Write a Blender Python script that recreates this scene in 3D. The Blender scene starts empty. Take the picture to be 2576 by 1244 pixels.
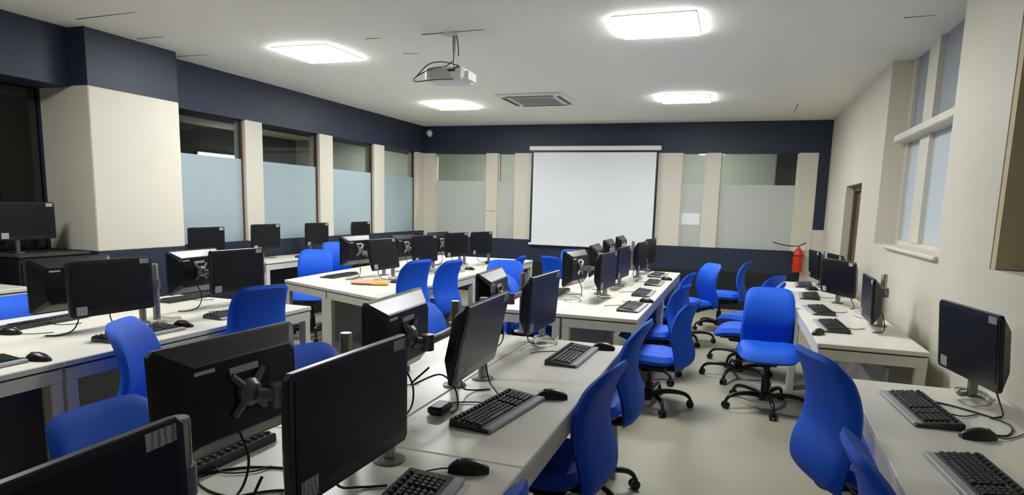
import bpy, math, random
from mathutils import Vector, Matrix
PI = math.pi
R = math.radians
scene = bpy.context.scene
COL = scene.collection
random.seed(7)

# ------------------------------------------------------------------ materials
def s2l(c):
    return tuple(((v/255)/12.92 if v/255 <= .04045 else ((v/255+.055)/1.055)**2.4) for v in c)

def mat(name, rgb, rough=.5, metal=0., spec=.5, noise=0., nscale=40., bump=0., bscale=300., sheen=0., coat=0.):
    m = bpy.data.materials.new(name); m.use_nodes = True
    nt = m.node_tree; b = nt.nodes['Principled BSDF']
    c = s2l(rgb)
    b.inputs['Base Color'].default_value = (*c, 1)
    b.inputs['Roughness'].default_value = rough
    b.inputs['Metallic'].default_value = metal
    b.inputs['Specular IOR Level'].default_value = spec
    b.inputs['Sheen Weight'].default_value = sheen
    b.inputs['Coat Weight'].default_value = coat
    if noise or bump:
        tc = nt.nodes.new('ShaderNodeTexCoord')
    if noise:
        n = nt.nodes.new('ShaderNodeTexNoise'); n.inputs['Scale'].default_value = nscale
        n.inputs['Detail'].default_value = 5
        nt.links.new(tc.outputs['Object'], n.inputs['Vector'])
        mx = nt.nodes.new('ShaderNodeMix'); mx.data_type = 'RGBA'
        mx.inputs['A'].default_value = (*[v*(1-noise) for v in c], 1)
        mx.inputs['B'].default_value = (*[min(1, v*(1+noise)) for v in c], 1)
        nt.links.new(n.outputs['Fac'], mx.inputs['Factor'])
        nt.links.new(mx.outputs['Result'], b.inputs['Base Color'])
    if bump:
        n2 = nt.nodes.new('ShaderNodeTexNoise'); n2.inputs['Scale'].default_value = bscale
        nt.links.new(tc.outputs['Object'], n2.inputs['Vector'])
        bp = nt.nodes.new('ShaderNodeBump'); bp.inputs['Strength'].default_value = bump
        bp.inputs['Distance'].default_value = .002
        nt.links.new(n2.outputs['Fac'], bp.inputs['Height'])
        nt.links.new(bp.outputs['Normal'], b.inputs['Normal'])
    return m

def emit(name, rgb, strength):
    m = mat(name, (255, 255, 255), .4)
    b = m.node_tree.nodes['Principled BSDF']
    b.inputs['Emission Color'].default_value = (*rgb, 1)
    b.inputs['Emission Strength'].default_value = strength
    return m

def glass(name, tint, gloss=.10, rough=.02):
    m = bpy.data.materials.new(name); m.use_nodes = True
    nt = m.node_tree; nt.nodes.clear()
    out = nt.nodes.new('ShaderNodeOutputMaterial')
    t = nt.nodes.new('ShaderNodeBsdfTransparent'); t.inputs['Color'].default_value = (*tint, 1)
    g = nt.nodes.new('ShaderNodeBsdfGlossy'); g.inputs['Roughness'].default_value = rough
    fr = nt.nodes.new('ShaderNodeFresnel'); fr.inputs['IOR'].default_value = 1.5
    mx = nt.nodes.new('ShaderNodeMixShader')
    ge = nt.nodes.new('ShaderNodeNewGeometry')      # reflect at the outer faces only, a pane does not trap light
    inv = nt.nodes.new('ShaderNodeMath'); inv.operation = 'SUBTRACT'; inv.inputs[0].default_value = 1
    mul = nt.nodes.new('ShaderNodeMath'); mul.operation = 'MULTIPLY'
    nt.links.new(ge.outputs['Backfacing'], inv.inputs[1]); nt.links.new(inv.outputs[0], mul.inputs[1]); nt.links.new(fr.outputs[0], mul.inputs[0])
    nt.links.new(mul.outputs[0], mx.inputs[0]); nt.links.new(t.outputs[0], mx.inputs[1]); nt.links.new(g.outputs[0], mx.inputs[2])
    nt.links.new(mx.outputs[0], out.inputs[0])
    return m

def frosted(name, rgb, trans=.25):
    m = bpy.data.materials.new(name); m.use_nodes = True
    nt = m.node_tree; nt.nodes.clear(); c = s2l(rgb)
    out = nt.nodes.new('ShaderNodeOutputMaterial')
    d = nt.nodes.new('ShaderNodeBsdfDiffuse'); d.inputs['Color'].default_value = (*c, 1)
    t = nt.nodes.new('ShaderNodeBsdfTranslucent'); t.inputs['Color'].default_value = (*c, 1)
    g = nt.nodes.new('ShaderNodeBsdfGlossy'); g.inputs['Roughness'].default_value = .35
    m1 = nt.nodes.new('ShaderNodeMixShader'); m1.inputs[0].default_value = trans
    m2 = nt.nodes.new('ShaderNodeMixShader'); m2.inputs[0].default_value = .05
    nt.links.new(d.outputs[0], m1.inputs[1]); nt.links.new(t.outputs[0], m1.inputs[2])
    nt.links.new(m1.outputs[0], m2.inputs[1]); nt.links.new(g.outputs[0], m2.inputs[2])
    nt.links.new(m2.outputs[0], out.inputs[0])
    return m

def barcode(name):
    m = mat(name, (205, 205, 205), .5)
    nt = m.node_tree; b = nt.nodes['Principled BSDF']
    tc = nt.nodes.new('ShaderNodeTexCoord')
    w = nt.nodes.new('ShaderNodeTexWave'); w.inputs['Scale'].default_value = 22; w.bands_direction = 'Y'
    w.inputs['Distortion'].default_value = 6
    nt.links.new(tc.outputs['Object'], w.inputs['Vector'])
    cr = nt.nodes.new('ShaderNodeValToRGB')
    cr.color_ramp.elements[0].position = .25; cr.color_ramp.elements[0].color = (.20, .20, .22, 1)
    cr.color_ramp.elements[1].position = .4; cr.color_ramp.elements[1].color = (.42, .42, .42, 1)
    nt.links.new(w.outputs['Fac'], cr.inputs['Fac']); nt.links.new(cr.outputs['Color'], b.inputs['Base Color'])
    return m

M = dict(
    cream=mat('cream_paint', (209, 204, 189), .55, noise=.02, nscale=3, bump=.05, bscale=150),
    navy=mat('navy_paint', (38, 47, 64), .5, spec=.35, noise=.05, nscale=4, bump=.05, bscale=150),
    ceil=mat('ceiling_paint', (243, 241, 233), .8, noise=.015, nscale=2),
    floor=mat('vinyl_floor', (158, 154, 136), .55, noise=.05, nscale=2.5),
    black_low=mat('black_dado', (18, 19, 24), .45),
    laminate=mat('white_laminate', (226, 222, 210), .32, noise=.02, nscale=6),
    frame=mat('white_metal_frame', (214, 211, 200), .4),
    gap=mat('dark_gap', (50, 48, 42), .6),
    panel=mat('grey_panel', (166, 164, 156), .5),
    blue=mat('blue_fabric', (10, 88, 214), .6, noise=.10, nscale=160, bump=.35, bscale=700, spec=.35),
    plastic=mat('black_plastic', (17, 17, 19), .36, bump=.05, bscale=500),
    housing=mat('monitor_housing', (9, 9, 11), .32),
    screen=mat('dark_screen', (5, 5, 8), .36, spec=.32),
    steel=mat('brushed_steel', (150, 150, 146), .32, metal=.85, noise=.06, nscale=60),
    armgrey=mat('grey_arm_metal', (120, 118, 120), .36, metal=.4),
    keys=mat('key_black', (44, 44, 48), .36, spec=.6), kbody=mat('keyboard_plastic', (36, 36, 39), .34, spec=.6),
    silver=mat('grey_plastic', (165, 166, 170), .4),
    sticker=mat('white_sticker', (205, 205, 203), .5),
    barcode=barcode('barcode_sticker'),
    white=mat('white_plastic', (228, 228, 228), .4),
    screenfab=mat('projection_fabric', (228, 232, 235), .85),
    brown=mat('brown_frame', (96, 66, 56), .5, noise=.1, nscale=20),
    doorwood=mat('brown_door', (98, 82, 72), .5, noise=.12, nscale=12),
    red=mat('red_enamel', (206, 52, 24), .3),
    yellow=mat('yellow_cloth', (222, 174, 62), .6), tan=mat('tan_leather', (196, 152, 122), .55, noise=.1, nscale=30),
    paper=mat('white_paper', (230, 232, 234), .7),
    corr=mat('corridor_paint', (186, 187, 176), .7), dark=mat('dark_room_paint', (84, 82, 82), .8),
    grille=mat('grille_grey', (176, 176, 174), .6), seam=mat('seam_dark', (70, 70, 66), .8),
    cablew=mat('white_cable', (214, 212, 200), .45), cableb=mat('black_cable', (20, 20, 22), .45),
    lamp=emit('lamp_diffuser', (.96, .98, .98), 26.0), tube=emit('tube_lamp', (.95, .98, 1.), 3.0), lamp2=emit('corridor_lamp', (.98, 1., .95), 15.0),
    lampframe=mat('lamp_frame', (235, 235, 235), .5),
    clear=glass('clear_glass', (.86, .90, .90)),
    smoke=glass('smoked_glass', (.5, .5, .5)),
    frost=frosted('frosted_film', (176, 194, 200), .2), frostb=frosted('pale_film', (206, 210, 204), .25), frostw=frosted('window_frost', (206, 216, 222), .2),
    panedim=frosted('window_dim_grey', (168, 174, 178), .2),  # grey stands in for reflections and the dim view in clear glass
    nicheshade=mat('olive_reveal_shade', (196, 180, 144), .7, noise=.04, nscale=5),  # shade of the unlit window reveal, put into its olive colour
)

# ------------------------------------------------------------------ mesh helpers
class MB:
    def __init__(s): s.v = []; s.f = []
    def add(s, vs, fs):
        b = len(s.v); s.v += [tuple(v) for v in vs]; s.f += [tuple(b+i for i in f) for f in fs]; return s
    def box(s, x0, x1, y0, y1, z0, z1):
        vs = [(x, y, z) for z in (z0, z1) for y in (y0, y1) for x in (x0, x1)]
        return s.add(vs, [(0, 2, 3, 1), (4, 5, 7, 6), (0, 1, 5, 4), (2, 6, 7, 3), (0, 4, 6, 2), (1, 3, 7, 5)])
    def rbox(s, x0, x1, y0, y1, z0, z1, r):
        "box whose vertical and horizontal edges carry a small chamfer"
        pts = lambda x0, x1, y0, y1, c: [(x0+c, y0), (x1-c, y0), (x1, y0+c), (x1, y1-c), (x1-c, y1), (x0+c, y1), (x0, y1-c), (x0, y0+c)]
        rings = [(pts(x0+r, x1-r, y0+r, y1-r, r*.6), z0), (pts(x0, x1, y0, y1, r), z0+r), (pts(x0, x1, y0, y1, r), z1-r), (pts(x0+r, x1-r, y0+r, y1-r, r*.6), z1)]
        return s.loft([[(x, y, z) for x, y in p] for p, z in rings])
    def loft(s, rings, cap=True, close=True):
        n = len(rings[0]); vs = [p for r in rings for p in r]; fs = []
        for i in range(len(rings)-1):
            for j in range(n if close else n-1):
                k = (j+1) % n
                fs.append((i*n+j, i*n+k, (i+1)*n+k, (i+1)*n+j))
        if cap:
            fs.append(tuple(range(n-1, -1, -1))); fs.append(tuple((len(rings)-1)*n+j for j in range(n)))
        return s.add(vs, fs)
    def poly(s, pts, z0, z1):
        return s.loft([[(x, y, z0) for x, y in pts], [(x, y, z1) for x, y in pts]])
    def lathe(s, prof, n=20, o=(0, 0, 0), axis='z'):
        rings = []
        for r, h in prof:
            ring = []
            for k in range(n):
                a = 2*PI*k/n; p = (r*math.cos(a), r*math.sin(a), h)
                if axis == 'x': p = (p[2], p[0], p[1])
                if axis == 'y': p = (p[1], p[2], p[0])
                ring.append((p[0]+o[0], p[1]+o[1], p[2]+o[2]))
            rings.append(ring)
        return s.loft(rings)
    def tube(s, pts, r, n=8, flat=1.0):
        pts = [Vector(p) for p in pts]; rr = r if isinstance(r, (list, tuple)) else [r]*len(pts)
        rings = []
        for i, p in enumerate(pts):
            t = (pts[min(i+1, len(pts)-1)]-pts[max(i-1, 0)])
            if t.length < 1e-9: t = Vector((0, 0, 1))
            t.normalize()
            a = Vector((0, 0, 1)) if abs(t.z) < .95 else Vector((1, 0, 0))
            u = t.cross(a).normalized(); w = u.cross(t).normalized()
            rings.append([tuple(p+u*math.cos(2*PI*k/n)*rr[i]*flat+w*math.sin(2*PI*k/n)*rr[i]) for k in range(n)])
        return s.loft(rings)
    def build(s, name, m, parent=None, smooth=False, loc=None):
        me = bpy.data.meshes.new(name); me.from_pydata(s.v, [], s.f); me.update()
        import bmesh
        bm = bmesh.new(); bm.from_mesh(me); bmesh.ops.recalc_face_normals(bm, faces=bm.faces[:]); bm.to_mesh(me); bm.free()
        me.materials.append(m)
        if smooth:
            for p in me.polygons: p.use_smooth = True
            try: me.set_sharp_from_angle(angle=R(38))
            except Exception: pass
        o = bpy.data.objects.new(name, me); COL.objects.link(o)
        if parent: o.parent = parent
        if loc: o.location = loc
        return o

def spline(pts, n=8):
    P = [Vector(p) for p in pts]; P = [P[0]*2-P[1]]+P+[P[-1]*2-P[-2]]
    out = []
    for i in range(1, len(P)-2):
        for k in range(n):
            t = k/n; a, b, c, d = P[i-1:i+3]
            out.append(.5*((2*b)+(c-a)*t+(2*a-5*b+4*c-d)*t*t+(3*b-a-3*c+d)*t**3))
    out.append(P[-2]); return out

def cushion(w, h, t, fn, p=5.0, n=18, q=7.0):
    mb = MB(); idx = {}
    def pt(i, j, side):
        s, u = -1+2*i/n, -1+2*j/n
        m = max(abs(s), abs(u))
        edge = m > .999
        key = (i, j, 0 if edge else side)
        if key in idx: return idx[key]
        if m < 1e-9: x = y = 0.
        else:
            a = math.atan2(u, s); c, sn = math.cos(a), math.sin(a)
            r = (abs(c)**p+abs(sn)**p)**(-1/p)
            x, y = m*r*c, m*r*sn
        d = 0 if edge else side*t/2*(max(0, 1-m**q))**.45
        idx[key] = len(mb.v); mb.v.append(tuple(fn(x*w/2, y*h/2, d))); return idx[key]
    for side in (1, -1):
        for i in range(n):
            for j in range(n):
                f = [pt(i, j, side), pt(i+1, j, side), pt(i+1, j+1, side), pt(i, j+1, side)]
                mb.f.append(tuple(f if side > 0 else f[::-1]))
    return mb

def empty(name, loc=(0, 0, 0), rz=0.):
    o = bpy.data.objects.new(name, None); COL.objects.link(o); o.empty_display_size = .05
    o.location = loc; o.rotation_euler = (0, 0, rz); return o

def tag(o, label, cat, group=None):
    o['label'] = label; o['category'] = cat
    if group: o['group'] = group
    return o

def clone(o, parent=None):
    c = o.copy(); COL.objects.link(c)
    if parent: c.parent = parent
    for ch in KIDS.get(o.name, []): clone(ch, c)
    return c
KIDS = {}
def index_kids():
    KIDS.clear()
    for o in bpy.data.objects:
        if o.parent: KIDS.setdefault(o.parent.name, []).append(o)

def struct(name, mb, m, parent=None, **k):
    o = mb.build(name, m, parent, **k)
    if not parent: o['kind'] = 'structure'
    return o

# ------------------------------------------------------------------ the room
C = 2.835; XL = -5.28; YB = 10.4
struct('floor', MB().box(-9.6, 1.7, -3.2, 12.6, -.06, 0), M['floor'])
struct('ceiling', MB().box(-9.6, 1.7, -3.2, 12.6, C, C+.08), M['ceil'])
struct('wall_rear', MB().box(-9.6, 1.7, -3.3, -3.2, 0, C), M['cream'])
# left side: dark beam, dado, glazed bays between cream piers
struct('beam_left', MB().box(-5.72, XL, 4.86, YB+.2, 2.37, C), M['navy'])
struct('beam_left_near', MB().box(-5.72, -5.24, -3.2, 3.96, 2.37, C), M['navy'])
struct('wall_left', MB().box(-5.44, XL, 4.86, YB, 0, 1.02), M['navy'])
struct('wall_left_near', MB().box(-5.74, -5.58, -3.2, 3.96, 0, .85), M['black_low'])
col = MB().box(-5.75, -5.05, 3.96, 4.86, 0, 1.025)
struct('pillar_base', col, M['navy'])
struct('pillar', MB().rbox(-5.76, -5.045, 3.955, 4.865, 1.025, 2.38, .008), M['cream'])
struct('pillar_head', MB().box(-5.75, -5.05, 3.96, 4.86, 2.38, C), M['navy'])
for y0, y1 in ((5.99, 6.27), (7.36, 7.66), (8.73, 9.03), (10.09, 10.4)):
    struct('pier', MB().rbox(-5.44, XL+.006, y0, y1, 1.02, 2.375, .005), M['cream'])
WN = [0]
def window(axis, a0, a1, z0, z1, plane, fz, fr=M['brown'], film=M['frost'], ft=.018, clear=M['clear']):
    "axis 'y': pane lies in x=plane and spans y a0..a1; axis 'x': pane lies in y=plane"
    WN[0] += 1
    e = empty(f'window_{WN[0]}'); e['kind'] = 'structure'
    def b(mb, p0, p1, u0, u1, w0, w1):
        return mb.box(p0, p1, u0, u1, w0, w1) if axis == 'y' else mb.box(u0, u1, p0, p1, w0, w1)
    f = MB(); p0, p1 = plane-.02, plane+.02
    b(f, p0, p1, a0, a0+ft, z0, z1); b(f, p0, p1, a1-ft, a1, z0, z1)
    f.build('window_frame', fr, e)
    g = MB(); b(g, plane-.004, plane+.004, a0+ft, a1-ft, fz if film else z0, z1); g.build('clear_pane', clear, e)
    if film:
        g = MB(); b(g, plane-.005, plane+.005, a0+ft, a1-ft, z0, fz); g.build('frosted_pane', film, e)
    return e
for y0, y1 in ((4.86, 5.99), (6.27, 7.36), (7.66, 8.73), (9.03, 10.09)):
    window('y', y0, y1, 1.02, 2.37, -5.335, 1.94)
window('y', -3.2, 3.955, .85, 2.37, -5.62, 0, M['navy'], None, clear=M['smoke'])
# back wall
struct('beam_back', MB().box(-5.72, 1.3, YB, YB+.2, 2.37, C), M['navy'])
struct('wall_back', MB().box(XL-.1, .95, YB, YB+.16, 0, .94), M['navy'])
struct('wall_back_corner', MB().box(.95, 1.3, YB+.002, YB+.16, 0, 1.265), M['cream'])
struct('wall_back_strip', MB().box(1.07, 1.3, YB, YB+.16, 1.265, 2.37), M['navy'])
struct('trim_1', MB().box(XL, .9, YB-.025, YB, 0, .58), M['black_low'])
for x0, x1 in ((XL, -5.07), (-4.1, -3.885), (-3.58, -.835), (-.49, -.27), (.81, 1.07)):
    struct('pier', MB().rbox(x0, x1, YB-.006, YB+.16, .94, 2.375, .004), M['cream'])
struct('trim_2', MB().box(-4.1, -3.92, YB-.008, YB-.004, 1.398, 1.404), M['seam'])
for x0, x1 in ((-5.07, -4.1), (-3.885, -3.58), (-.835, -.49), (-.27, .81)):
    window('x', x0, x1, .94, 2.37, YB+.06, 1.905, M['cream'], M['frostb'])
# right side, swung open by half a degree
RW = R(-.45)
def rstruct(name, mb, m, parent=None):
    o = struct(name, mb, m, parent)
    if not parent: o.location = (1.14, 0, 0); o.rotation_euler = (0, 0, RW)
    return o
rw = MB().box(0, .3, -3.2, 1.4, 0, C).box(0, .3, 3.66, 4.56, 0, C).box(0, .3, 6.56, 7.5, 0, C).box(0, .3, 8.57, 10.6, 0, C)
rw.box(0, .3, 1.4, 3.66, 0, 1.26).box(0, .3, 4.56, 6.56, 0, 1.25).box(0, .3, 7.5, 8.57, 1.83, C)
rstruct('wall_right', rw, M['cream'])
e = empty('window_10', (1.14, 0, 0), RW); e['kind'] = 'structure'
f = MB()
f.box(.16, .22, 4.56, 6.56, 1.25, 1.29).box(.16, .22, 4.56, 4.66, 1.29, C).box(.16, .22, 6.46, 6.56, 1.29, C)
f.box(.15, .21, 5.72, 6.0, 1.29, C)
f.build('window_frame', M['cream'], e)
MB().rbox(.06, .2, 4.5, 6.50, 2.13, 2.19, .008).build('transom', M['cream'], e)
MB().rbox(-.03, .2, 4.52, 6.02, 1.235, 1.262, .006).build('window_sill', M['cream'], e)
MB().box(.185, .195, 4.66, 5.72, 1.29, 2.13).box(.185, .195, 6.0, 6.46, 1.29, 2.13).build('frosted_pane', M['frostw'], e)
MB().box(.185, .195, 4.66, 5.72, 2.19, C).box(.185, .195, 6.0, 6.46, 2.19, C).build('upper_pane', M['panedim'], e)  # upper glass is clear; its reflections are put into the grey
e = empty('window_11', (1.14, 0, 0), RW); e['kind'] = 'structure'
MB().box(.2, .26, 1.4, 3.66, 1.26, C).build('frosted_pane', M['panedim'], e)
MB().box(.004, .26, 3.60, 3.66, 1.262, C).build('window_frame', M['nicheshade'], e)  # far reveal of the recess, darkened by colour as if in shade
e = empty('door_1', (1.14, 0, 0), RW); e['kind'] = 'structure'
MB().box(.12, .16, 7.5, 8.57, 0, 1.83).build('door_leaf', M['doorwood'], e)
MB().box(.08, .16, 7.5, 7.56, 0, 1.83).box(.08, .16, 8.5, 8.57, 0, 1.83).box(.08, .16, 7.5, 8.57, 1.77, 1.83).build('door_frame', M['doorwood'], e)
MB().tube([(.12, 7.62, .95), (.07, 7.62, .95), (.07, 7.72, .95)], .009).build('door_handle', M['steel'], e)
# rooms beyond the glass
struct('wall_beyond', MB().box(-9.6, 1.7, 12.5, 12.6, 0, C), M['corr'])
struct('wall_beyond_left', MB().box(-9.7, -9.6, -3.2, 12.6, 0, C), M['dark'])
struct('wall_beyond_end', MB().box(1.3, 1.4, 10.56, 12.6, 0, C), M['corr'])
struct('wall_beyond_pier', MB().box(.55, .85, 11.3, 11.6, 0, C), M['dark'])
for x in (-7.6, -4.4, -.6):
    t = tag(empty('ceiling_light', (x, 11.3, C)), 'lit ceiling panel in the corridor behind the glazed wall', 'ceiling light', 'corridor ceiling panels')
    MB().box(-.31, .31, -.31, .31, -.012, 0).build('frame', M['lampframe'], t)
    MB().box(-.285, .285, -.285, .285, -.016, -.012).build('diffuser', M['lamp2'], t)
t = tag(empty('tube_light', (-9.585, 10.2, 2.3)), 'tube light glowing in the dark room behind the first glazed bay', 'tube light')
MB().rbox(-.01, .03, -.62, .62, -.03, .05, .004).build('casing', M['lampframe'], t)
MB().lathe([(.0, -.58), (.014, -.58), (.014, .58), (.0, .58)], 12, (.05, 0, 0), 'y').build('tube', M['tube'], t, True)
# hairline joints in the ceiling
n = 2
for (x0, y0), (x1, y1) in (((-4.92, 3.8), (-4.28, 3.77)), ((-4.98, 4.39), (-4.68, 4.38)), ((-5.2, 5.01), (-4.81, 5.01)), ((-2.95, 5.38), (-2.8, 5.41)),
                           ((-3.0, 4.84), (-2.86, 4.85)), ((.98, 5.2), (1.16, 5.18)), ((-2.48, 4.83), (-1.94, 4.81)), ((.62, 8.9), (.63, 9.6))):
    n += 1
    d = Vector((x1-x0, y1-y0, 0)).normalized(); w = Vector((-d.y, d.x, 0))*(.009 if n == 9 else .006)
    P = [Vector((x0, y0, 0))-w, Vector((x1, y1, 0))-w*.3, Vector((x1, y1, 0))+w*.3, Vector((x0, y0, 0))+w]
    struct(f'trim_{n}', MB().poly([(p.x, p.y) for p in P], C-.002, C), M['seam'])

# ------------------------------------------------------------------ ceiling fittings
LL = {(-3.72, 5.19): 'square lit ceiling panel closest to the big cream pillar',
      (-3.77, 8.24): 'square lit ceiling panel past the projector, close to the dark corner',
      (-.64, 4.98): 'largest looking lit ceiling panel, straight above the central aisle',
      (-.68, 8.17): 'square lit ceiling panel beside the air conditioner, over the screen end',
      (-3.85, 1.85): 'square lit ceiling panel above the near outer desks, before the cream pillar'}
for (x, y), lb in LL.items():
    t = tag(empty('ceiling_light', (x, y, C)), lb, 'ceiling light', 'square ceiling panels')
    MB().rbox(-.29, .29, -.29, .29, -.010, 0, .003).build('frame', M['lampframe'], t)
    MB().rbox(-.285, .285, -.285, .285, -.023, -.010, .005).build('diffuser', M['lamp'], t)
t = tag(empty('air_conditioner', (-2.46, 7.95, C)), 'white square cassette air conditioner set in the ceiling with grey grille', 'air conditioner')
MB().rbox(-.42, .42, -.42, .42, -.03, 0, .012).build('panel', M['white'], t)
g = MB().box(-.27, .27, -.27, .27, -.034, -.029)
for k in range(14): g.box(-.26, .26, -.26+k*.0385, -.25+k*.0385, -.04, -.034)
g.build('grille', M['grille'], t)
for k in range(4):
    a = k*PI/2; s = MB().box(-.3, .3, .325, .375, -.034, -.028)
    s.v = [(x*math.cos(a)-y*math.sin(a), x*math.sin(a)+y*math.cos(a), z) for x, y, z in s.v]
    s.build('air_slot', M['cableb'], t)
t = tag(empty('projector', (-2.24, 4.86, C)), 'white projector hanging from the ceiling on a thin pole', 'projector')
MB().lathe([(.06, 0), (.06, -.012), (.02, -.02)], 20).build('ceiling_plate', M['white'], t, True)
MB().lathe([(.013, -.02), (.013, -.28)], 12, (.03, 0, 0)).build('pole', M['steel'], t, True)
b = MB().rbox(-.165, .165, -.13, .13, -.38, -.275, .018).build('body', M['white'], t)
MB().lathe([(.035, 0), (.035, .02), (.028, .022), (.028, .01)], 20, (.08, .128, -.33), 'y').build('lens', M['screen'], b, True)
v = MB()
for k in range(6): v.box(-.12, .06, -.1315, -.129, -.36+k*.012, -.354+k*.012)
v.build('vent', M['grille'], b)
MB().box(.04, .1, -.132, -.129, -.315, -.295).build('socket', M['gap'], b)
MB().rbox(-.05, .1, -.05, .05, -.277, -.262, .004).build('bracket', M['steel'], t)
MB().box(.166, .20, -.1, .06, -.37, -.31).build('side_cover', M['white'], b)
MB().tube(spline([(.045, -.05, -.22), (.0, -.1, -.27), (-.08, -.15, -.29), (-.2, -.16, -.34), (-.25, -.15, -.375), (-.2, -.15, -.385), (-.05, -.15, -.375), (.09, -.14, -.375)], 8), .004, 6).build('cable', M['cableb'], t, True)
MB().tube(spline([(-.22, -.16, -.35), (-.12, -.16, -.265), (-.02, -.15, -.245), (.08, -.14, -.262), (.13, -.13, -.28), (.09, -.13, -.29)], 8), .004, 6).build('cable', M['cableb'], t, True)
MB().tube([(.045, .01, -.01), (.06, .01, -.08), (.065, .01, -.17)], .004, 6).build('cable', M['cableb'], t, True)
t = tag(empty('motion_sensor', (-5.17, YB, 2.715)), 'small white sensor high on the dark band in the corner', 'sensor')
b = MB(); b.lathe([(.0, 0), (.05, 0), (.05, -.02), (.045, -.05), (.025, -.08), (.0, -.09)], 20, axis='y'); b.build('housing', M['white'], t, True)
MB().box(-.03, .03, -.004, .002, -.06, .06).build('wall_plate', M['white'], t)

# projection screen
t = tag(empty('projection_screen', (-2.235, YB-.06, .88)), 'large white projection screen pulled down on the far wall', 'projection screen')
MB().box(-1.0, 1.0, -.002, .002, .015, 1.50).build('screen_fabric', M['screenfab'], t)
MB().box(-1.035, -1.0, -.002, .002, .015, 1.50).build('screen_border', M['cableb'], t)
MB().box(1.0, 1.035, -.002, .002, .015, 1.50).build('screen_border', M['cableb'], t)
MB().box(-1.035, 1.035, -.002, .002, 1.50, 1.53).build('screen_border', M['cableb'], t)
MB().rbox(-1.07, 1.07, -.04, .05, 1.53, 1.60, .012).build('roller_case', M['white'], t)
MB().rbox(-1.05, 1.05, -.014, .014, -.02, .018, .006).build('bottom_bar', M['white'], t)
tag(MB().box(-.81, -.535, YB+.05, YB+.054, 1.28, 1.455).build('paper_notice', M['paper']), 'blank white paper stuck on the narrow frosted pane beside the screen', 'notice')

# fire extinguisher
t = tag(empty('fire_extinguisher', (.90, YB-.1, .64)), 'red fire extinguisher hung on the far wall by the desk', 'fire extinguisher')
MB().lathe([(.0, 0), (.062, 0), (.07, .015), (.07, .27), (.06, .31), (.03, .345), (.022, .36), (.0, .36)], 24).build('cylinder', M['red'], t, True)
MB().lathe([(.072, .235), (.072, .25)], 24).build('strap', M['cableb'], t, True)
MB().lathe([(.016, .355), (.016, .39), (.0, .392)], 12).build('valve', M['steel'], t, True)
MB().tube([(.0, 0, .385), (.05, -.02, .41), (.09, -.04, .44)], .008, 6).build('handle', M['cableb'], t, True)
MB().tube(spline([(0, 0, .385), (-.12, -.03, .382), (-.25, -.04, .40), (-.36, -.05, .43)], 6), .008, 6).build('hose', M['cableb'], t, True)
tag(MB().rbox(.83, 1.0, YB-.012, YB, .93, 1.03, .004).build('wall_box', M['white']), 'small white plate on the wall behind the red extinguisher', 'wall plate')

# ------------------------------------------------------------------ desks
def desk(pts, label, z=.75, leg_in=None):
    "pts: near-left, near-right, far-right, far-left corner of the top"
    cx = sum(p[0] for p in pts)/4; cy = sum(p[1] for p in pts)/4
    t = tag(empty('desk', (cx, cy, 0)), label, 'desk', 'white computer desks')
    P = [Vector((p[0]-cx, p[1]-cy)) for p in pts]
    def inset(d):
        out = []
        for i, p in enumerate(P):
            a = (P[i-1]-p).normalized(); b = (P[(i+1) % 4]-p).normalized()
            out.append(p+(a+b)*d)
        return [(q.x, q.y) for q in out]
    mb = MB(); i1 = inset(.0015); i2 = inset(.004)
    o = [(p.x, p.y) for p in P]
    mb.loft([[(x, y, z-.026) for x, y in o], [(x, y, z-.004) for x, y in o], [(x, y, z) for x, y in i2]])
    mb.build('desktop', M['laminate'], t)
    MB().poly(inset(.012), z-.036, z-.026).build('spacer', M['gap'], t)
    q = inset(.006); r = inset(.036)
    mb = MB()
    for i in range(4):
        j = (i+1) % 4
        mb.poly([q[i], q[j], r[j], r[i]], z-.096, z-.036)
    mb.build('apron', M['frame'], t)
    for i in range(4):
        cxx, cyy = inset(.034)[i]
        if leg_in and i == 1: cyy += leg_in
        MB().rbox(cxx-.028, cxx+.028, cyy-.028, cyy+.028, 0, z-.0965, .004).build('leg', M['frame'], t)
    return t
def modesty(t, x0, x1, y0, y1, z0=.25, z1=.62, m='panel'):
    MB().box(x0, x1, y0, y1, z0, z1).build('modesty_panel', M[m], t)

def rect(x0, x1, y0, y1): return [(x0, y0), (x1, y0), (x1, y1), (x0, y1)]
d = desk(rect(-1.05, -.53, 1.69, 3.49), 'white desk half nearest the central aisle on the near middle bench, with two monitors')
modesty(d, -.232, -.222, -.82, .82)
d = desk(rect(-1.05, -.53, -.11, 1.685), 'white desk in the close foreground carrying the big black monitor and a mouse')
modesty(d, -.232, -.222, -.82, .82)
desk(rect(-1.60, -1.055, 1.69, 3.49), 'white desk behind the near middle monitors, with two monitors showing their backs')
desk(rect(-1.60, -1.055, -.11, 1.685), 'white desk in the close foreground under the monitor back with the silver bracket')
d = desk(rect(-1.13, -.59, 4.38, 6.18), 'white desk of the far middle bench, near half on the aisle side with dark keyboards', leg_in=.15)
modesty(d, -.24, -.23, -.82, .82)
d = desk(rect(-1.13, -.59, 6.185, 7.98), 'white desk of the far middle bench, aisle side, end closest to the screen')
modesty(d, -.24, -.23, -.82, .82)
desk(rect(-1.70, -1.135, 4.38, 6.18), 'white desk of the far middle bench, hidden side, near half with an upright silver pole')
desk(rect(-1.70, -1.135, 6.185, 7.98), 'white desk of the far middle bench, hidden side, end closest to the screen')
d = desk(rect(-3.43, -2.83, 2.02, 3.82), 'white desk in front of the cream pillar, aisle side, with two monitors facing out')
modesty(d, -.3, -.29, -.82, .82)
d = desk(rect(-3.43, -2.83, .2, 2.015), 'white desk cut by the picture edge, with a mouse near its front edge')
modesty(d, .245, .255, -.83, .83, .06, .65, 'black_low')
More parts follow.
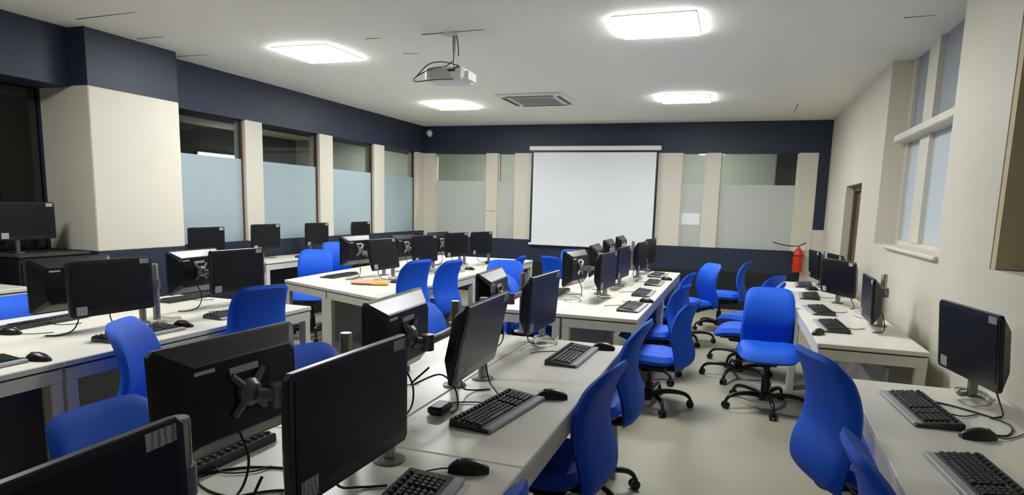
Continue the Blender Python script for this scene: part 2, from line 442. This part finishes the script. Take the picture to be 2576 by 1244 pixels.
desk(rect(-4.07, -3.435, 2.02, 3.82), 'white desk in front of the cream pillar, far side, with monitors showing their backs')
desk(rect(-4.07, -3.435, .2, 2.015), 'white desk cut by the picture edge, behind the one with the mouse')
d = desk([(-3.335, 4.71), (-2.60, 4.38), (-2.66, 6.50), (-3.36, 6.50)], 'white desk holding the tan and yellow pouch')
modesty(d, -.36, -.35, -.7, .85)
desk([(-4.0, 5.0), (-3.340, 4.713), (-3.365, 6.50), (-4.1, 6.50)], 'white desk behind the pouch desk, a long dark keyboard on its pointed corner')
desk(rect(-3.36, -2.66, 6.505, 8.62), 'white desk beyond the pouch desk, aisle side, by the far wall')
desk(rect(-4.1, -3.365, 6.505, 8.62), 'white desk beyond the pouch desk, side towards the glazed wall')
d = desk(rect(.505, 1.08, 4.08, 5.88), 'white desk along the cream wall below the tall window')
modesty(d, .1, .11, -.82, .82)
desk(rect(.505, 1.08, 5.885, 7.68), 'white desk along the cream wall by the brown door and the fire extinguisher')
desk([(.475, 1.45), (1.10, 1.45), (1.12, 3.25), (.54, 3.25)], 'white desk in the near corner against the cream wall, with two keyboards')
desk(rect(-5.27, -4.83, 5.75, 9.3), 'long white counter along the glazed wall behind the pouch desk', .82)
desk(rect(-5.27, -4.83, 1.3, 3.25), 'white counter in the dark corner beside the cream pillar', .82)

# ------------------------------------------------------------------ monitors
def make_monitor(lat, back):
    """local +x faces the user; the pole stands at (back, lat); the origin sits on the desk top"""
    t = empty('computer_monitor')
    W, H, zc = .47, .29, .255
    h = MB()
    def rr(x, w, hh, c):
        return [(x, -w+c, -hh), (x, w-c, -hh), (x, w, -hh+c), (x, w, hh-c), (x, w-c, hh), (x, -w+c, hh), (x, -w, hh-c), (x, -w, -hh+c)]
    h.loft([rr(0, W/2-.002, H/2-.002, .012), rr(-.003, W/2, H/2, .012), rr(-.016, W/2, H/2, .012), rr(-.02, W/2-.006, H/2-.006, .012),
            rr(-.062, W/2-.05, H/2-.045, .02), rr(-.066, W/2-.056, H/2-.05, .02)])
    hs = h.build('housing', M['housing'], t, loc=(0, 0, zc))
    MB().box(-.001, .0015, -W/2+.016, W/2-.016, -H/2+.034, H/2-.016).build('screen', M['screen'], hs)
    MB().box(.0003, .002, -W/2+.03, -W/2+.085, -H/2+.012, -H/2+.056).build('white_sticker', M['barcode'], hs)
    MB().box(.0003, .002, W/2-.075, W/2-.018, H/2-.035, H/2-.008).build('white_sticker', M['barcode'], hs)
    MB().box(-.0675, -.0655, -.04, .055, .055, .072).build('maker_strip', M['sticker'], hs)
    MB().box(-.0675, -.0655, .1, .16, .075, .084).build('maker_strip', M['sticker'], hs)
    p = MB().lathe([(.0, -.066), (.036, -.066), (.036, -.078), (.022, -.092), (.0, -.094)], 20, axis='x')
    for k in range(4):
        a = PI/4+k*PI/2
        p.tube([(-.072, .02*math.cos(a), .02*math.sin(a)), (-.070, .05*math.cos(a), .05*math.sin(a)), (-.069, .075*math.cos(a), .075*math.sin(a))], [.012, .010, .008], 8)
    p.build('mount_plate', M['armgrey'], hs, True)
    zt = .24
    sg = 1 if lat >= 0 else -1
    a = MB().tube([(-.092, 0, zc), (-.112, sg*.05, zt), (-.118, lat*.55, zt), (back, lat-sg*.015, zt)], [.017, .018, .016, .018], 10, .75)
    a.lathe([(.0, zt-.03), (.024, zt-.03), (.024, zt+.03), (.0, zt+.03)], 16, (-.114, sg*.06, 0))
    a.build('arm', M['armgrey'], t, True)
    pl = MB().lathe([(.0, .0), (.0195, .0), (.0195, .352), (.017, .358), (.0, .358)], 20, (back, lat, 0)).build('pole', M['steel'], t, True)
    MB().lathe([(.026, zt-.028), (.026, zt+.028)], 20, (back, lat, 0)).build('collar', M['armgrey'], pl, True)
    MB().lathe([(.0, .0), (.048, .0), (.048, .006), (.03, .012), (.0, .012)], 24, (back, lat, 0)).build('base_plate', M['armgrey'], t, True)
    MB().tube(spline([(-.06, .03, zc-.09), (-.1, .04, zc-.16), (-.11, .08, .03), (-.09, .14, .006), (-.03, .18, .005)], 6), .0035, 6).build('cable', M['cableb'], t, True)
    return t
PM = {}
for key, (la, bk) in dict(far=(.34, -.12), near=(-.34, -.12), wall=(0.0, -.12), rightside=(-.14, -.115)).items():
    PM[key] = make_monitor(la, bk)
index_kids()
used = set()
def monitor(kind, x, y, yaw, tilt, label, z=.75, dz=0., group='desk monitors'):
    o = PM[kind] if kind not in used else clone(PM[kind])
    used.add(kind)
    o.location = (x, y, z); o.rotation_euler = (0, 0, R(yaw))
    for c in o.children:
        if c.name.startswith('housing'):
            c.rotation_euler = (0, -R(tilt), 0)
            c.location.z += dz
    return tag(o, label, 'monitor', group)
# near middle bench, screens towards the aisle
monitor('far', -.80, 1.245, -1, 0, 'biggest looking black monitor, its dark screen facing the viewer at the front', dz=.01)
monitor('far', -.79, .52, 2, 2, 'black monitor cut off by the bottom corner, barcode label on its upper edge')
monitor('far', -.865, 2.20, 2, -12, 'black monitor tilted down, its screen reflecting the desk in grey')
monitor('far', -.905, 3.16, -2, -4, 'black monitor seen almost edge-on at the end of the near middle bench')
# near middle bench, turned away
monitor('near', -1.225, 1.30, 177, -3, 'large black monitor turned away, showing its back and silver star bracket')
monitor('near', -1.16, 2.04, 184, 0, 'black monitor turned away, its wedge top catching pale light behind the front monitor', dz=.02)
monitor('near', -1.26, 3.26, 185, 0, 'black monitor turned away at the far end of the near middle bench')
# bench by the pillar
monitor('far', -3.11, 2.51, -4, 2, 'wide black monitor facing out under the cream pillar, white label low on its frame', dz=.005)
monitor('far', -3.175, 3.50, -3, 0, 'black monitor with a white label beside the blue chair back, past the pillar')
monitor('near', -3.44, 2.52, 180, 0, 'black monitor turned away, half hidden behind the wide one under the pillar', dz=.01)
monitor('near', -3.477, 3.40, 185, 0, 'black monitor turned away with a grey back and pale bracket, past the pillar')
# far bench with the pouch
monitor('far', -3.13, 5.36, -2, 10, 'black monitor leaning back behind the tan pouch')
monitor('far', -3.15, 6.26, -6, 3, 'black monitor second beyond the tan pouch, screen towards the aisle')
monitor('far', -3.17, 7.14, -10, 1, 'black monitor third beyond the tan pouch, with a grey sheen on its screen')
monitor('far', -3.06, 7.68, -12, 1, 'black monitor last on the pouch bench, in front of the far wall')
monitor('near', -3.555, 5.50, 177, 0, 'black monitor turned away beside the blue chair, broad pale top edge', dz=.02)
monitor('near', -3.52, 6.40, 176, 0, 'black monitor turned away, second of the far left bench backs')
monitor('near', -3.52, 7.32, 173, 0, 'black monitor turned away, third of the far left bench backs')
# far middle bench
monitor('far', -.94, 5.13, -5, -1, 'black monitor nearest the front edge of the far middle bench, facing the aisle', dz=-.01)
monitor('far', -.957, 6.0, -4, -2, 'black monitor second along the far middle bench, facing the aisle', dz=-.01)
monitor('far', -.90, 6.85, -4, 0, 'black monitor third along the far middle bench, facing the aisle')
monitor('far', -.92, 7.72, -6, -1, 'black monitor at the screen end of the far middle bench')
monitor('near', -1.26, 5.22, 172, 0, 'black monitor turned away beside the silver pole on the far middle bench')
monitor('near', -1.25, 5.98, 182, 0, 'black monitor turned away, second from the silver pole on the far middle bench', dz=.01)
monitor('near', -1.29, 6.85, 180, 0, 'black monitor turned away, its squared top against the projection screen', dz=.02)
monitor('near', -1.29, 7.6, 180, 0, 'black monitor turned away, last before the projection screen', dz=.03)
# along the cream wall
monitor('rightside', .905, 2.975, 189, -5, 'black monitor on the near corner desk with two white labels')
monitor('rightside', .86, 4.78, 178, -2, 'black monitor seen edge-on under the tall window', dz=-.05)
monitor('rightside', .82, 5.85, 204, -4, 'broad dark monitor standing in front of the brown door', dz=-.02)
monitor('rightside', .90, 6.65, 188, -4, 'dark monitor half hidden behind the broad one before the brown door', dz=-.02)
monitor('rightside', .80, 7.36, 186, -4, 'dark monitor next to the red fire extinguisher', dz=-.03)
# counter along the glazed wall
for y, lb in ((5.13, 'small black monitor against the frosted glass right next to the cream pillar'), (6.0, 'small black monitor in front of the first cream pier past the pillar'),
              (6.95, 'small black monitor in front of the second cream pier, a white spot on it'), (7.97, 'small black monitor leaning before the third frosted pane')):
    monitor('wall', -5.03, y, 0, 0, lb, .82 if y > 5.7 else .805)
monitor('wall', -5.2, 3.5, 4, 0, 'dark monitor on a black cabinet in the unlit corner beside the cream pillar', 1.03)
t = tag(empty('cabinet', (-5.3, 3.62, 0)), 'black cabinet in the unlit corner beside the cream pillar', 'cabinet')
MB().rbox(-.2, .2, -.27, .27, 0, 1.01, .006).build('body', M['black_low'], t)
MB().rbox(-.215, .225, -.285, .285, 1.01, 1.03, .004).build('top', M['gap'], t)
dd = MB().rbox(.2, .216, -.255, .255, .06, .97, .003).build('door', M['black_low'], t)
MB().tube([(.216, .2, .5), (.235, .2, .52), (.235, .2, .62), (.216, .2, .64)], .006, 8).build('handle', M['steel'], dd, True)

# ------------------------------------------------------------------ chairs
YC = [(.36, -.235), (.43, -.272), (.52, -.268), (.62, -.236), (.72, -.236), (.82, -.268), (.91, -.322)]
def yc(z):
    if z <= YC[0][0]: return YC[0][1]
    for i in range(len(YC)-1):
        z0, y0 = YC[i]; z1, y1 = YC[i+1]
        if z <= z1:
            u = (z-z0)/(z1-z0)
            m0 = (y1-YC[max(i-1, 0)][1])/2; m1 = (YC[min(i+2, len(YC)-1)][1]-y0)/2
            return (2*u**3-3*u*u+1)*y0+(u**3-2*u*u+u)*m0+(-2*u**3+3*u*u)*y1+(u**3-u*u)*m1
    return YC[-1][1]
def make_chair():
    t = empty('swivel_chair')
    def back(x, h, d):
        z = .645+h; k = (h+.26)/.52
        w = 1.05-.12*k
        return (x*w, yc(z)+d+.55*x*x-.008, z)
    cushion(.395, .52, .058, back, 6.0, 24).build('backrest', M['blue'], t, True)
    def seat(x, y, d):
        q = max(0, (y+.02)/.23)
        return (x*(1-.05*max(0, -y/.23)), y, .45+d-.035*q**3+.25*x*x*(1 if d > 0 else .3))
    cushion(.46, .46, .085, seat, 4.5, 18, 6).build('seat', M['blue'], t, True)
    MB().rbox(-.19, .19, -.18, .17, .392, .418, .012).rbox(-.07, .07, -.14, .1, .345, .393, .012).build('seat_pan', M['plastic'], t)
    MB().tube(spline([(0, -.1, .375), (0, -.19, .372), (0, -.235, .385), (0, -.25, .42)], 5), .024, 10, 1.3).build('back_bracket', M['plastic'], t, True)
    MB().tube([(.06, .03, .37), (.2, .05, .368), (.25, .055, .36)], [.007, .007, .011], 8).build('lever', M['plastic'], t, True)
    MB().lathe([(.0, .10), (.03, .10), (.03, .24), (.027, .245), (.018, .246), (.018, .35), (.0, .35)], 18).build('gas_lift', M['plastic'], t, True)
    MB().lathe([(.0, .065), (.045, .065), (.055, .085), (.05, .115), (.035, .128), (.0, .128)], 20).build('hub', M['plastic'], t, True)
    leg = MB().tube(spline([(.03, 0, .098), (.12, 0, .114), (.2, 0, .116), (.27, 0, .104), (.305, 0, .08), (.315, 0, .058)], 4),
                    [.022, .021, .020, .0195, .019, .0185, .018, .0175, .017, .0165, .016, .0155, .015, .0145, .014, .0135, .013, .013, .012, .012, .011], 10, 1.0)
    first = None; cas = None
    for k in range(5):
        if k == 0:
            first = o = leg.build('base_leg', M['plastic'], t, True)
            c = MB()
            for s in (-1, 1):
                c.lathe([(.0, s*.006), (.020, s*.006), (.0275, s*.009), (.0275, s*.021), (.018, s*.026), (.0, s*.026)], 18, (.315, 0, .0275), 'y')
            c.tube([(.315, 0, .062), (.322, 0, .05), (.318, 0, .03)], [.012, .014, .010], 8)
            cas = c.build('caster', M['plastic'], o, True)
        else:
            o = first.copy(); COL.objects.link(o); o.parent = t
            cc = cas.copy(); COL.objects.link(cc); cc.parent = o
        o.rotation_euler = (0, 0, k*2*PI/5+.25)
    return t
chair0 = make_chair(); index_kids()
first_chair = [True]
LIFTED = ('backrest', 'seat', 'seat_pan', 'back_bracket', 'lever')
def chair(bx, by, face, label, lift=0., spin=0., lean=0.):
    "bx, by: where the top of the backrest is; face: heading the sitter would look, degrees from +x"
    if first_chair[0]: o = chair0; first_chair[0] = False
    else: o = clone(chair0)
    f = R(face)
    o.location = (bx+.315*math.cos(f), by+.315*math.sin(f), 0); o.rotation_euler = (0, 0, f-PI/2)
    for c in o.children:
        n = c.name.split('.')[0]
        if n in LIFTED: c.location.z = lift
        if n == 'gas_lift': c.location.z = lift*.5
        if n == 'gas_lift' and lift > 0: c.scale.z = 1+lift*.9; c.location.z = -.1*lift
        if n == 'base_leg': c.rotation_euler.z += R(spin)
        if n == 'gas_lift' and lift < 0: c.location.z = lift
    return tag(o, label, 'chair', 'blue swivel chairs')
# central aisle, tucked into the middle benches
chair(-.40, 1.17, 180, 'blue chair at the bottom edge of which only the rounded top shows')
chair(-.395, 2.42, 173, 'large blue chair in front beside the keyboard of the near middle bench', 0, 20)
chair(-.375, 3.17, 178, 'blue chair at the last seat of the near middle bench, overlapped by the big one', .05)
chair(-.24, 4.84, 166, 'blue chair at the near end of the far middle bench, lit seat beside white leg', -.06, 62)
chair(-.36, 5.66, 168, 'blue chair second along the far middle bench, between two other backs', -.03, 10)
chair(-.36, 6.52, 172, 'blue chair third along the far middle bench, only its slanted top showing')
chair(-.20, 7.72, 215, 'blue chair facing the viewer before the dark far wall', 0, 15)
chair(.19, 8.44, 172, 'blue chair seen side-on before the dark far wall', 0, 40)
# by the cream wall
chair(.30, 5.52, 271, 'blue chair with its full backrest and seat turned towards the viewer', 0, 12)
chair(.43, 6.02, 174, 'blue chair whose seat just shows behind the fully facing chair', 0, 5)
chair(.43, 6.56, 150, 'blue chair whose rounded top rises behind the fully facing chair', .01, 25)
chair(.31, 2.60, 20, 'blue chair with its curved back to the viewer at the near corner desk', .09, 33)
chair(.34, 1.86, 2, 'blue chair low in the bottom corner beside the near desk keyboard', 0, 50)
# aisle between the middle and the outer benches
chair(-2.785, 2.27, 25, 'blue chair with its back against the pillar bench, beside the front monitor back', .0)
chair(-2.62, 3.10, 162, 'blue chair at the pillar bench with its whole back to the viewer', .09, 20)
chair(-2.42, 4.72, 168, 'blue chair pushed against the desk with the tan pouch', .14)
chair(-2.38, 5.30, 172, 'blue chair second along the pouch desk, its long curved back side-on', .10, 30)
chair(-2.18, 6.12, 286, 'light blue chair turned to the viewer between the two far benches', .05)
chair(-1.90, 5.36, 10, 'blue chair behind the silver pole at the hidden side of the far middle bench', -.02)
chair(-1.79, 2.32, -20, 'blue chair behind the front monitor, a silver pole before its top', -.04)
chair(-1.79, 1.36, 0, 'dark blue chair low behind the corner monitor and the monitor back', -.03)
chair(-1.97, 3.86, 0, 'blue chair mostly hidden by the monitor with the pale wedge top', -.08)
chair(-2.12, 7.55, 62, 'dark blue chair below the bottom corner of the projection screen', .0)
chair(-2.18, 9.0, 292, 'light blue chair peeking over the far middle bench under the screen', .0)
chair(-2.42, 7.41, 180, 'blue chair of which a narrow top shows at the end of the pouch bench', .0)
# outer aisle
chair(-4.45, 6.12, 296, 'light blue chair facing the viewer behind the corner of the pouch bench', .05, 20)
chair(-4.72, 6.86, 330, 'light blue chair behind the facing chair, next to a monitor back', .09)
chair(-4.35, 2.82, 0, 'light blue chair at the edge of the picture under the dark corner', -.06)

# ------------------------------------------------------------------ keyboards and mice
def make_keyboard():
    t = empty('keyboard')
    b = MB()
    L, D = .225, .078
    def ring(x0, x1, prof):
        return [[(x, y, z) for y, z in prof] for x in (x0, x1)]
    prof = [(-D, .0), (-D, .008), (-D+.006, .013), (D-.03, .024), (D-.004, .026), (D, .02), (D, .0)]
    b.loft([[(x, y*s, z*s2) for y, z in prof] for x, s, s2 in ((-L, .94, .8), (-L+.008, 1, 1), (L-.008, 1, 1), (L, .94, .8))])
    b.build('body', M['kbody'], t)
    k = MB()
    def key(x, y, w):
        zb = .0165+(y+.05)*.093
        k.loft([[(x, y, zb), (x+w, y, zb), (x+w, y+.0145, zb+.0013), (x, y+.0145, zb+.0013)],
                [(x+.0018, y+.002, zb+.006), (x+w-.0018, y+.002, zb+.006), (x+w-.0018, y+.0125, zb+.0073), (x+.0018, y+.0125, zb+.0073)]])
    for r_ in range(5):
        y = -.045+r_*.0172; x = -.212+(.004 if r_ % 2 else 0)
        if r_ == 0:
            for w in (.024, .02, .02, .1, .02, .02, .024): key(x, y, w); x += w+.002
        else:
            for _ in range(14): key(x, y, .0155); x += .0173
    for r_ in range(5):
        for c in range(3): key(.05+c*.0185, -.045+r_*.0172, .016)
        for c in range(4): key(.117+c*.0185, -.045+r_*.0172, .016)
    for c in range(16): key(-.212+c*.0262, .048, .014)
    k.build('key_block', M['keys'], t)
    MB().rbox(-L+.004, L-.004, -D-.008, -D+.022, .001, .0155, .003).build('palm_rest', M['silver'], t)
    MB().tube(spline([(.03, D, .012), (.04, D+.05, .006), (.0, D+.11, .005), (-.05, D+.13, .005)], 6), .0025, 6).build('cable', M['cableb'], t, True)
    return t
def make_mouse():
    t = empty('computer_mouse')
    b = MB(); rings = []
    for i in range(13):
        u = i/12; y = -.058+.116*u
        w = .031*(max(0, math.sin(PI*(.04+.92*u))))**.45*(.92+.16*abs(u-.45)); hgt = .036*(math.sin(PI*(.06+.88*(1-u)**.85)))**.6
        rings.append([(w*math.cos(a), y, .003+hgt*max(0, math.sin(a))**.8 if math.sin(a) > 0 else .001) for a in [PI*k/10 for k in range(11)]]+[(-w*.8, y, .0), (w*.8, y, .0)])
    b.loft(rings); b.build('body', M['plastic'], t, True)
    MB().lathe([(.0, -.003), (.009, -.003), (.009, .003), (.0, .003)], 14, (0, .03, .03), 'x').build('scroll_wheel', M['silver'], t, True)
    MB().tube(spline([(0, .056, .01), (.005, .09, .005), (-.03, .15, .004), (-.06, .19, .004)], 6), .0022, 6).build('cable', M['cableb'], t, True)
    return t
kb0 = make_keyboard(); ms0 = make_mouse(); index_kids()
flags = {'k': 1, 'm': 1}
def keyboard(x, y, yaw, label, z=.75, s=1.):
    "yaw: direction (degrees) in which the back edge of the keyboard points"
    o = kb0 if flags['k'] else clone(kb0); flags['k'] = 0
    o.location = (x, y, z); o.rotation_euler = (0, 0, R(yaw-90)); o.scale = (s, s, s)
    return tag(o, label, 'keyboard', 'black keyboards')
def mouse(x, y, yaw, label, z=.75):
    o = ms0 if flags['m'] else clone(ms0); flags['m'] = 0
    o.location = (x, y, z); o.rotation_euler = (0, 0, R(yaw-90))
    return tag(o, label, 'mouse', 'black mice')
keyboard(-.77, 2.135, 172, 'black keyboard with grey front strip beside the large chair on the near middle bench')
keyboard(-.715, 1.30, 184, 'black keyboard at the bottom edge below the biggest monitor')
keyboard(-.735, 3.11, 178, 'black keyboard at the far end of the near middle bench')
mouse(-.665, 1.60, 200, 'black mouse on the desk seam below the front monitor')
mouse(-.635, 2.38, 195, 'black mouse beside the keyboard of the large front chair')
mouse(-.62, 3.35, 180, 'black mouse beside the last keyboard of the near middle bench')
keyboard(-1.40, 1.37, -2, 'black keyboard under the large monitor back with the star bracket')
mouse(-1.535, 1.22, 10, 'black mouse half hidden by the large monitor back')
keyboard(-1.42, 2.3, 0, 'black keyboard behind the tilted grey reflecting monitor')
for x, y, a, lb in ((-.70, 4.88, 178, 'nearest dark keyboard on the far middle bench, a mouse behind it'), (-.735, 5.77, 180, 'second dark keyboard along the far middle bench'),
                    (-.745, 6.64, 181, 'third dark keyboard along the far middle bench'), (-.80, 7.46, 176, 'dark keyboard closest to the screen on the far middle bench')):
    keyboard(x, y, a, lb)
mouse(-.64, 5.24, 185, 'black mouse just behind the nearest keyboard of the far middle bench')
mouse(-.66, 7.05, 185, 'small dark mouse near the screen end of the far middle bench')
keyboard(-1.45, 5.4, 0, 'dark keyboard behind the silver pole of the far middle bench')
for x, y, a, lb in ((.655, 4.70, 2, 'nearest dark keyboard on the desk below the tall window'), (.66, 5.44, 4, 'second dark keyboard on the desk below the tall window'),
                    (.68, 6.36, -4, 'dark keyboard on the wall desk before the broad dark monitor'), (.72, 7.33, -4, 'dark keyboard on the wall desk farthest from the viewer')):
    keyboard(x, y, a, lb)
mouse(.54, 4.38, 60, 'black mouse in front of the nearest keyboard below the tall window')
mouse(.76, 6.93, 10, 'black mouse on the wall desk before the fire extinguisher')
keyboard(.73, 2.81, 4, 'dark keyboard under the near corner monitor by the cream wall')
keyboard(.715, 2.06, 4, 'dark keyboard cut by the bottom edge on the near corner desk')
mouse(.84, 2.53, 15, 'black mouse between the two near corner keyboards')
keyboard(-3.78, 2.60, 5, 'black keyboard beside the monitors under the cream pillar, light desk around it')
mouse(-3.62, 2.30, 20, 'black mouse with a bright rim beside the keyboard under the pillar')
keyboard(-3.02, 2.58, 178, 'dark keyboard behind the blue chair back at the pillar bench')
mouse(-3.01, 2.86, 190, 'black mouse on the pillar bench past the chair back')
keyboard(-3.03, 1.72, 180, 'dark keyboard cut by the picture edge on the near outer desk')
mouse(-2.94, 1.98, 190, 'shiny black mouse alone near the edge of the near outer desk')
keyboard(-3.83, 3.68, 0, 'black keyboard in front of the grey monitor back past the pillar')
keyboard(-3.03, 3.33, 178, 'dark keyboard beside the chair with its whole back to the viewer')
keyboard(-3.74, 5.52, 0, 'long black keyboard on the pointed corner of the pouch bench')
keyboard(-2.95, 5.52, 178, 'black keyboard behind the tan pouch')
keyboard(-2.95, 6.45, 178, 'black keyboard on the pouch bench between two blue chairs')
keyboard(-2.93, 7.9, 178, 'black keyboard near the far end of the pouch bench')
mouse(-2.88, 6.85, 190, 'black mouse on the pouch bench beyond the side-on chair')
keyboard(-5.0+.12, 6.55, 180, 'dark keyboard on the counter along the glazed wall', .82, .8)

# ------------------------------------------------------------------ small things
t = tag(empty('pouch', (-3.16, 5.13, .75), R(20)), 'tan and yellow flat pouch lying on the desk corner', 'pouch')
def pz(x, y, d): return (x, y, .022+d)
cushion(.34, .20, .04, pz, 4, 12).build('body', M['tan'], t, True)
cushion(.17, .10, .036, lambda x, y, d: (x+.11, y-.07, .021+d), 4, 10).build('yellow_flap', M['yellow'], t, True)
MB().rbox(-.06, .07, .0, .06, .041, .0445, .001).build('white_patch', M['paper'], t)
def cable(pts, label, m='cableb', r=.0035, name='cable'):
    return tag(MB().tube(spline(pts, 8), r, 6).build(name, M[m], None, True), label, 'cable', 'desk cables')
z = .754
cable([(-.98, 1.38, .9), (-.99, 1.33, .8), (-1.03, 1.25, z), (-1.2, 1.22, z), (-1.32, 1.28, z), (-1.25, 1.38, z), (-1.1, 1.42, z), (-1.0, 1.36, z)], 'black cable looping on the white desk between the two front monitors')
cable([(-.97, 1.12, .88), (-1.0, 1.08, .79), (-1.08, 1.08, z), (-1.15, 1.2, z), (-1.06, 1.3, z), (-.98, 1.25, z)], 'black cable curling down beside the front monitor edge')
cable([(-1.0, 2.02, .92), (-1.05, 1.98, .86), (-1.02, 2.15, .86), (-.98, 2.2, .8), (-.93, 2.12, z), (-.92, 2.05, z)], 'black cable arching to the desk beside the tilted monitor')
cable([(-.93, 2.38, .90), (-.90, 2.36, .80), (-.86, 2.33, .77), (-.83, 2.3, z), (-.80, 2.24, z)], 'short black cable ending below the tilted monitor')
cable([(-.93, 1.05, z), (-.85, 1.1, z+.01), (-.8, 1.25, z), (-.76, 1.36, z+.002)], 'thin black cable from the front monitor to the bottom keyboard')
for cx, cy, lb in ((-.95, 3.35, 'pale cable coil at the foot of the edge-on monitor'), (-3.2, 2.9, 'pale cable coil between the monitors under the cream pillar'),
                   (-3.2, 5.75, 'pale cable coil behind the tan pouch'), (-1.2, 5.05, 'pale cable coil at the silver pole of the far middle bench'),
                   (-.98, 6.4, 'pale cable coil between the second and third far middle monitors'), (-3.2, 6.6, 'pale cable coil among the pouch bench monitors'),
                   (.95, 5.3, 'pale cable coil on the wall desk before the broad monitor'), (.98, 3.05, 'pale cable coil behind the near corner monitor'), (-3.25, 3.75, 'pale cable coil behind the labelled monitor past the pillar')):
    P = []
    for k in range(22):
        a = k*.85; rr = .05+.03*random.random()
        P.append((cx+rr*math.cos(a), cy+1.5*rr*math.sin(a), .756+.025*random.random()))
    cable(P, lb, 'cablew', .0045)
cable([(.66, 3.0, z), (.78, 2.98, z), (.9, 2.9, z), (1.0, 2.75, z), (.95, 2.6, z), (.88, 2.58, z)], 'thin dark cable from the near corner keyboard to the mouse')
tag(MB().rbox(-.03, .03, -.05, .05, 0, .03, .008).build('power_adapter', M['plastic'], None, loc=(-.97, 2.05, .75)), 'small black power plug on the desk by the tilted monitor', 'power adapter')
tag(MB().box(.5, .72, 6.72, 6.98, .75, .753).build('paper_sheet', M['paper']), 'white paper sheet on the wall desk before the fire extinguisher', 'paper')

# ------------------------------------------------------------------ camera, world, view
cam = bpy.data.cameras.new('camera'); co = bpy.data.objects.new('camera', cam); COL.objects.link(co)
f_px, ppx, ppy = 1612., 1288., 750.
hx, hy, hs, vx = 1288., 517., .0266, 1853.
n = Vector((-hs, 1.)).normalized()
dist = n.dot(Vector((0, ppy-hy)))
up = -Vector((n.x, n.y, dist/f_px)); up.normalize()
d = Vector((vx-ppx, hy+hs*(vx-hx)-ppy, f_px)).normalized()
X = d.cross(up)
right = Vector((X.x, d.x, up.x)); down = Vector((X.y, d.y, up.y)); fwd = Vector((X.z, d.z, up.z))
m = Matrix((right, -down, -fwd)).transposed().to_4x4()
m.translation = Vector((0, 0, 1.5))
co.matrix_world = m
cam.sensor_width = 36; cam.lens = f_px/2576*36
cam.shift_y = (ppy-622)/2576
cam.clip_start = .02
scene.camera = co
w = bpy.data.worlds.new('world'); scene.world = w; w.use_nodes = True
w.node_tree.nodes['Background'].inputs[0].default_value = (.02, .02, .022, 1)
w.node_tree.nodes['Background'].inputs[1].default_value = .3
vs = scene.view_settings
vs.view_transform = 'Standard'; vs.look = 'None'; vs.gamma = 1; vs.use_curve_mapping = False
vs.exposure = 1.17
cy = scene.cycles
cy.use_denoising = True
cy.max_bounces = 10; cy.diffuse_bounces = 6; cy.glossy_bounces = 4; cy.transparent_max_bounces = 12
cy.caustics_reflective = False; cy.caustics_refractive = False; cy.sample_clamp_indirect = 8
